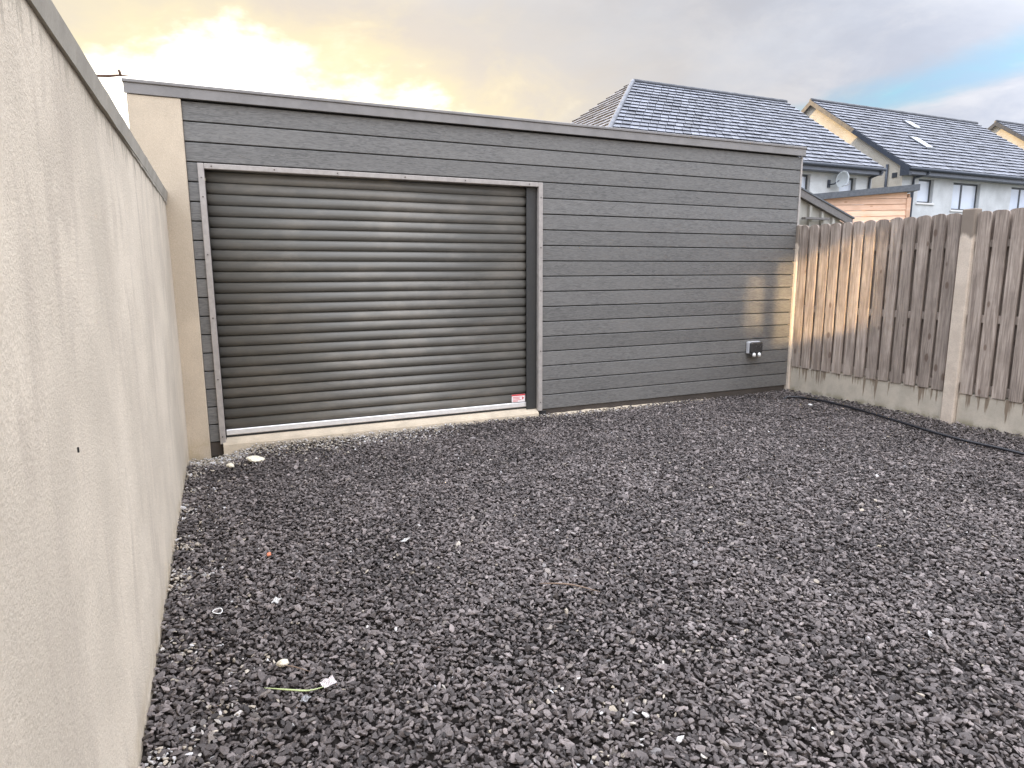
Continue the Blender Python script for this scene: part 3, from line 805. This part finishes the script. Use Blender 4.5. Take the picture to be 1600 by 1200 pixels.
def holed_wall(bm, x0, x1, z0, z1, y, holes, depth):
    xs = sorted({x0, x1, *[h[0] for h in holes], *[h[1] for h in holes]}); zs = sorted({z0, z1, *[h[2] for h in holes], *[h[3] for h in holes]})
    for i in range(len(xs)-1):
        for j in range(len(zs)-1):
            cx, cz = (xs[i]+xs[i+1])/2, (zs[j]+zs[j+1])/2
            if any(h[0] < cx < h[1] and h[2] < cz < h[3] for h in holes): continue
            bm.faces.new([bm.verts.new(p) for p in ((xs[i], y, zs[j]), (xs[i+1], y, zs[j]), (xs[i+1], y, zs[j+1]), (xs[i], y, zs[j+1]))])
    for a, b, c, d in holes:
        P = [(a, c), (b, c), (b, d), (a, d)]
        for k in range(4):
            p, q = P[k], P[(k+1) % 4]
            bm.faces.new([bm.verts.new(v) for v in ((p[0], y, p[1]), (q[0], y, q[1]), (q[0], y+depth, q[1]), (p[0], y+depth, p[1]))])
def window(parent, h, y, mull=None, sill=True):
    a, b, c, d = h; f = .065; yf = y+.13
    bm = bmesh.new()
    box_bm(bm, a, a+f, yf, yf+.06, c, d); box_bm(bm, b-f, b, yf, yf+.06, c, d)
    box_bm(bm, a+f, b-f, yf, yf+.06, c, c+f); box_bm(bm, a+f, b-f, yf, yf+.06, d-f, d)
    if mull: box_bm(bm, mull-.045, mull+.045, yf, yf+.06, c+f, d-f)
    ctr = Vector((a, yf, c)); bmesh.ops.translate(bm, verts=bm.verts, vec=-ctr)
    w_ = obj('window', from_bm('window', bm, M['anth']), parent, wloc=ctr)
    ps = [(a+f, b-f)] if not mull else [(a+f, mull-.045), (mull+.045, b-f)]
    for p0, p1 in ps: wbox('pane', (p0, p1, yf+.02, yf+.032, c+f, d-f), M['glass'], w_)
    if sill: wbox('window_sill', (a-.07, b+.07, y-.05, y+.128, c-.07, c-.003), M['sill_white'], w_, .008)
def house(label, x0, x1, Yw, ez, dy, rz, wins, hip=None, seed=0, name='house'):
    h = thing(name, ((x0+x1)/2, Yw+4, 0), label, 'house')
    ov = .35; ye = Yw-ov; yr = ye+dy; yb = ye+2*dy; wt_ = ez-.12
    yback = yb-ov
    slope = (rz-ez)/dy
    bm = bmesh.new()
    holed_wall(bm, x0, x1, -.06, wt_, Yw, [w_[:4] for w_ in wins], .13)
    c = Vector((x0, Yw, 0))
    def poly(ps): bm.faces.new([bm.verts.new(p) for p in ps])
    zc = rz-.10
    zw = ez+slope*ov-.06
    for x in (x0, x1):
        if hip and x == x0: poly([(x, Yw, -.06), (x, yback, -.06), (x, yback, wt_), (x, Yw, wt_)])
        else: poly([(x, Yw, -.06), (x, yback, -.06), (x, yback, zw), (x, yr, zc), (x, Yw, zw)])
    poly([(x0, yback, -.06), (x1, yback, -.06), (x1, yback, zw), (x0, yback, zw)])
    for f in bm.faces: pass
    bmesh.ops.translate(bm, verts=bm.verts, vec=-c); bmesh.ops.recalc_face_normals(bm, faces=bm.faces[:])
    me = bpy.data.meshes.new('wall'); bm.to_mesh(me); bm.free(); me.materials.append(M['house']); me.materials.append(M['gable'])
    for p in me.polygons:
        if abs(p.normal.x) > .9 and p.area > 8: p.material_index = 1
    obj('wall', me, h, wloc=c)
    for w_ in wins: window(h, w_[:4], Yw, *(w_[4:]))
    gx0 = x0-.12 if not hip else x0-.35; gx1 = x1+.10
    # roof deck (closed wedge)
    if hip:
        rl = x0-.35+hip
        V = [(gx0, ye, ez), (gx1, ye, ez), (gx1, yb, ez), (gx0, yb, ez), (rl, yr, rz), (gx1, yr, rz)]
        F = [(0, 1, 5, 4), (2, 3, 4, 5), (3, 0, 4), (1, 2, 5), (3, 2, 1, 0)]
    else:
        rl = gx0
        V = [(gx0, ye, ez), (gx1, ye, ez), (gx1, yb, ez), (gx0, yb, ez), (gx0, yr, rz), (gx1, yr, rz),
             (gx0, ye, ez-.10), (gx1, ye, ez-.10), (gx1, yb, ez-.10), (gx0, yb, ez-.10), (gx0, yr, rz-.14), (gx1, yr, rz-.14)]
        F = [(0, 1, 5, 4), (2, 3, 4, 5), (6, 10, 11, 7), (8, 11, 10, 9), (0, 6, 7, 1), (3, 2, 8, 9),
             (0, 4, 10, 6), (4, 3, 9, 10), (1, 7, 11, 5), (5, 11, 8, 2)]
    c = Vector(V[0]); rf = obj('roof', mesh('roof', [Vector(v)-c for v in V], F, M['soffit']), h, wloc=c)
    L = math.hypot(dy, rz-ez); nc = round(L/.30); lft = .004
    up = Vector((0, -(rz-ez), dy)).normalized()*lft
    q = [Vector(V[0])+up, Vector(V[1])+up, Vector((gx1, yr, rz))+up, Vector((rl, yr, rz))+up]
    tiles('roof_tiles', q, rf, nc, round((gx1-gx0)/.34), seed)
    if hip:
        q = [Vector(V[3])+Vector((-.004, 0, .004)), Vector(V[0])+Vector((-.004, 0, .004)), Vector((rl-.004, yr, rz+.004)), Vector((rl-.006, yr, rz+.004))]
        tiles('roof_tiles', q, rf, nc, round(2*dy/.34), seed+5)
        tube('hip_tiles', [Vector(V[0]).lerp(Vector(V[4]), k/20)+Vector((0, 0, .02 + (.02 if k % 2 else 0))) for k in range(21)], .085, M['ridge'], rf, 8)
    tube('ridge_tiles', [(rl+(gx1-rl)*k/30, yr, rz+.01+(.008 if k % 2 else 0)) for k in range(31)], .10, M['tile'], rf, 8)
    # verge boards on gable ends
    for x in ([] if hip else [gx0]) + [gx1]:
        for s in (0, 1):
            ya = ye if s == 0 else yb
            prism('verge_board', [(ya, ez+.03), (yr, rz+.03), (yr, rz-.17), (ya, ez-.17)], 'x', x-.03 if x < (x0+x1)/2 else x+.004, x-.004 if x < (x0+x1)/2 else x+.03, M['gutter'], rf)
    if not hip:   # boxed eave end
        prism('eave_box', [(ye-.0, ez-.175), (Yw+.02, ez+slope*.37-.175), (Yw+.02, ez-.26), (ye-.0, ez-.26)], 'x', gx0-.028, x0-.003, M['gutter'], rf)
    wbox('eave_fascia', (gx0, gx1, ye+.004, ye+.03, ez-.23, ez-.102 if not hip else ez-.004), M['soffit'], rf)
    wbox('soffit_board', (gx0, gx1, ye+.031, Yw-.004, ez-.235, ez-.20), M['soffit'], rf)
    tube('gutter', [(gx0-.02, ye-.06, ez-.05), ((gx0+gx1)/2, ye-.06, ez-.052), (gx1+.02, ye-.06, ez-.05)], .062, M['gutter'], rf, 10)
    return h, rf
M['ridge'] = plain('pale_hip_tile', (.13, .135, .15), .6, var=.25, scale=6)
HG = 'houses in a row beyond the fence'
H1, R1 = house('house with hipped slate grey roof behind the garage roof', 10.65, 21.98, 17.0, 5.13, 4.72, 8.42,
               [(17.9, 18.92, 4.0, 4.80), (20.35, 21.17, 3.75, 4.80)], hip=4.2, seed=3)
H2, R2 = house('pale house with gable and two roof windows above the timber fence', 23.62, 34.62, 17.0, 5.26, 4.72, 8.63,
               [(24.55, 25.45, 4.08, 4.96), (26.62, 28.34, 3.88, 4.93, 27.35), (30.4, 32.1, 3.88, 4.93, 31.25)], seed=9)
H3, R3 = house('house at the right edge showing only its gable top', 36.45, 46.0, 17.0, 5.45, 4.75, 8.87, [(38.5, 39.5, 4.0, 5.0)], seed=14)
for h_ in (H1, H2, H3): h_['group'] = HG
def downpipe(pts, parent, r=.045): tube('downpipe', pts, r, M['gutter'], parent, 10)
downpipe([(21.95, 16.60, 5.05), (21.95, 16.62, 4.96), (21.80, 16.94, 4.82), (21.80, 16.945, 4.6), (21.80, 16.945, .0)], H1)
downpipe([(24.52, 16.60, 5.18), (24.52, 16.62, 5.08), (24.20, 16.94, 4.95), (24.18, 16.945, 4.75), (24.18, 16.945, .0)], H2)
downpipe([(23.56, 17.62, 5.50), (23.56, 17.62, 4.6), (23.56, 17.62, .0)], H2, .05)
wbox('vent', (23.595, 23.618, 17.22, 17.42, 4.98, 5.16), M['anth'], H2)
# roof windows on house 2
sl2 = (8.63-5.26)/4.72
def skylight(x0, x1, y0, y1):
    ye = 16.65
    def Z(y, o): return 5.26+sl2*(y-ye)+o
    bm = bmesh.new()
    for (a, b, c, d, o1, m_) in ((x0, x1, y0, y1, .10, 0),):
        vs = [bm.verts.new(p) for p in ((a, c, Z(c, .0)), (b, c, Z(c, .0)), (b, d, Z(d, .0)), (a, d, Z(d, .0)), (a, c, Z(c, o1)), (b, c, Z(c, o1)), (b, d, Z(d, o1)), (a, d, Z(d, o1)))]
        for f in ((3,2,1,0),(4,5,6,7),(0,1,5,4),(1,2,6,5),(2,3,7,6),(3,0,4,7)): bm.faces.new([vs[i] for i in f])
    ctr = Vector((x0, y0, Z(y0, 0))); bmesh.ops.translate(bm, verts=bm.verts, vec=-ctr)
    o = obj('roof_window', from_bm('roof_window', bm, M['anth']), R2, wloc=ctr)
    e = .07; P = [(x0+e, y0+e), (x1-e, y0+e), (x1-e, y1-e), (x0+e, y1-e)]
    vs = [Vector((x, y, Z(y, .104))) for x, y in P] + [Vector((x, y, Z(y, .112))) for x, y in P]
    obj('pane', mesh('pane', [v-vs[0] for v in vs], [(3,2,1,0),(4,5,6,7),(0,1,5,4),(1,2,6,5),(2,3,7,6),(3,0,4,7)], M['pale_pane']), H2, wloc=vs[0])
skylight(28.05, 28.55, 19.80, 20.45); skylight(26.45, 26.98, 18.10, 18.95)
# satellite dish on house 1
ds = thing('satellite_dish', (20.0, 16.97, 4.55), 'pale satellite dish on the house wall left of the small window', 'satellite dish')
bm = bmesh.new(); prev = None; S = 28
ctr = bm.verts.new((0, .06, 0))
for k in range(1, 6):
    r_ = .265*k/5
    ring = [bm.verts.new((r_*math.cos(2*math.pi*i/S), .06-.9*r_*r_, r_*1.08*math.sin(2*math.pi*i/S))) for i in range(S)]
    for i in range(S):
        if prev is None: bm.faces.new((ctr, ring[i], ring[(i+1) % S]))
        else: bm.faces.new((prev[i], ring[i], ring[(i+1) % S], prev[(i+1) % S]))
    prev = ring
bmesh.ops.solidify(bm, geom=bm.faces[:], thickness=.008)
dd = obj('reflector', from_bm('reflector', bm, M['dish'], True), ds, wloc=(20.10, 16.68, 4.66)); dd.rotation_euler = (R(12), 0, R(-10))
tube('bracket', [(19.80, 16.96, 4.50), (19.82, 16.78, 4.50), (20.02, 16.76, 4.62)], .022, M['gutter'], ds, 8)
wbox('wall_plate', (19.74, 19.86, 16.962, 16.995, 4.40, 4.66), M['gutter'], ds)
tube('feed_arm', [(20.08, 16.66, 4.42), (20.05, 16.40, 4.44), (20.05, 16.36, 4.50)], .014, M['grey_plastic'], ds, 8)

# ------------------------------------------------------------------ orange timber shed and pale lean-to behind the fence
def shed():
    A = Vector((10.35, 9.55)); B = Vector((12.10, 8.50)); u = (B-A).normalized(); nrm = Vector((u.y, -u.x))
    if nrm.y > 0: nrm = -nrm
    s = thing('timber_shed', (*A, 0), 'orange timber shed with dark grey roof edge behind the fence', 'shed')
    A = A - u*.9; L = (B-A).length
    rz_ = math.atan2(u.y, u.x)
    s.location = (A.x, A.y, 0); s.rotation_euler = (0, 0, rz_)
    def ztop(d): return 2.76 + (2.985-2.76)*(d/L)
    n = 28; ph = .108
    for k in range(n):
        z = -.05 + k*ph; z1 = z+ph-.006
        if z > ztop(L)-.02: break
        # clip under the sloping roof edge
        d0 = 0.
        if z1 > ztop(0): d0 = min(L-.1, max(0, (z1-ztop(0))/((ztop(L)-ztop(0))/L)))
        bm = bmesh.new()
        pts = [(0 if z < ztop(0)-.02 else min(L-.12, (z-ztop(0))/((ztop(L)-ztop(0))/L)), z), (L-.075, z), (L-.075, min(z1, ztop(L))), (d0, z1)]
        c = pts[0]
        F_ = [bm.verts.new((p[0]-c[0], -.012 if i < 2 else -.002, p[1]-c[1])) for i, p in enumerate(pts)]
        K_ = [bm.verts.new((p[0]-c[0], .02, p[1]-c[1])) for p in pts]
        bm.faces.new(F_); bm.faces.new(K_[::-1])
        for i in range(4): bm.faces.new((F_[i], F_[(i+1) % 4], K_[(i+1) % 4], K_[i]))
        o = obj('wall_board', from_bm('wall_board', bm, M['shed']), s, loc=(c[0], 0, c[1]))
    def lbox(name, x0, x1, y0, y1, z0, z1, mat, bev=0):
        bm = bmesh.new(); box_bm(bm, x0, x1, y0, y1, z0, z1, bev); return obj(name, from_bm(name, bm, mat), s, loc=(0, 0, 0))
    lbox('corner_board', L-.074, L, -.022, .03, -.05, 2.87, M['shed'], .004)
    lbox('side_wall', L-.03, L-.002, .031, 2.2, -.05, 2.95, M['shed'])
    bm = bmesh.new()
    P = [(-.1, ztop(-.1)+.0), (L+.10, ztop(L+.1)+.0), (L+.10, ztop(L+.1)+.115), (-.1, ztop(-.1)+.115)]
    a = [bm.verts.new((p[0], -.10, p[1])) for p in P]; b = [bm.verts.new((p[0], 2.3, p[1])) for p in P]
    bm.faces.new(a); bm.faces.new(b[::-1])
    for i in range(4): bm.faces.new((a[i], a[(i+1) % 4], b[(i+1) % 4], b[i]))
    obj('roof', from_bm('roof', bm, M['shed_dark']), s, loc=(0, 0, 0))
shed()
lt = thing('lean_to', (7.1, 6.3, 0), 'pale boarded lean-to with dark sloping verge against the garage side', 'lean-to')
prism('wall', [(6.575, -.05), (7.62, -.05), (7.62, 2.14), (6.575, 2.50)], 'y', 6.27, 6.31, M['batten'], lt)
for x in (6.78, 6.99, 7.205, 7.41): prism('batten', [(x-.022, -.05), (x+.022, -.05), (x+.022, 2.39-.345*(x-6.8)), (x-.022, 2.405-.345*(x-6.8))], 'y', 6.235, 6.2695, M['batten'], lt)
prism('verge_board', [(6.55, 2.50), (7.72, 2.095), (7.72, 2.185), (6.55, 2.59)], 'y', 6.20, 6.234, M['verge'], lt)
prism('roof', [(6.55, 2.592), (7.74, 2.18), (7.74, 2.20), (6.55, 2.612)], 'y', 6.19, 9.0, M['shed_dark'], lt)
wbox('side_wall', (7.58, 7.619, 6.312, 8.9, -.05, 2.12), M['batten'], lt)
wbox('ledge', (6.83, 7.26, 6.17, 6.2345, 2.155, 2.18), M['verge'], lt)

# ------------------------------------------------------------------ aerial rod beyond the wall
ae = thing('aerial', (-1.15, 6.5, 0), 'thin dark aerial rod sticking out past the wall top at left', 'aerial')
tube('boom', [(-1.15, 6.5, 3.085), (-.80, 6.5, 3.093), (-.69, 6.5, 3.103), (-.62, 6.5, 3.116), (-.52, 6.5, 3.119)], .010, M['bark'], ae, 8, taper=[1, 1, 1.1, .8, .3])
tube('stub', [(-.605, 6.5, 3.115), (-.612, 6.5, 3.15), (-.618, 6.5, 3.156)], .010, M['bark'], ae, 8)
tube('mast', [(-1.15, 6.5, -.05), (-1.15, 6.5, 1.6), (-1.15, 6.5, 3.13)], .016, M['bark'], ae, 8)

# ------------------------------------------------------------------ the dwelling behind the camera (its upstairs glazing throws the low sun back onto the fence)
own = thing('house', (2.5, -8.0, 0), 'rendered house standing behind the yard opposite the garage', 'house')
YH = -7.0
bm = bmesh.new()
holes = [(-.20, 1.27, 4.12, 5.28), (3.2, 4.6, 3.9, 5.0), (.2, 1.6, .9, 2.1), (3.4, 5.4, .1, 2.1)]
holed_wall(bm, -1.5, 7.5, -.06, 5.5, YH, holes, -.13)
obj('wall', from_bm('wall', bm, M['house']), own, wloc=(0, 0, 0))
prism('gable_wall', [(YH-.14, -.06), (YH-8, -.06), (YH-8, 5.5), (YH-.14, 5.5)], 'x', -1.5, -1.3, M['house'], own)
prism('gable_wall', [(YH-.14, -.06), (YH-8, -.06), (YH-8, 5.5), (YH-.14, 5.5)], 'x', 7.3, 7.5, M['house'], own)
prism('roof', [(YH+.3, 5.51), (YH-4, 8.3), (YH-8.3, 5.51)], 'x', -1.7, 7.7, M['felt'], own)
def mirror_pane():
    mt, t, b = newmat('mirror_glass')  # full mirror in an unseen window, added to throw the sun back strongly
    b.inputs['Base Color'].default_value = (.92, .92, .92, 1); b.inputs['Metallic'].default_value = 1
    b.inputs['Roughness'].default_value = .03
    return mt
M['mirror_pane'] = mirror_pane()
for k, (a, b_, c, d) in enumerate(holes):
    w_ = wbox('window', (a, b_, YH-.20, YH-.155, c, d), M['anth'], own)
    for p0, p1, q0, q1 in (((-.10, .17, 4.38, 5.04), (.40, 1.19, 4.19, 5.22)) if k == 0 else ((a+.07, b_-.07, c+.07, d-.07),)):
        wbox('pane', (p0, p1, YH-.154, YH-.13, q0, q1), M['mirror_pane'] if k == 0 else M['glass'], w_)
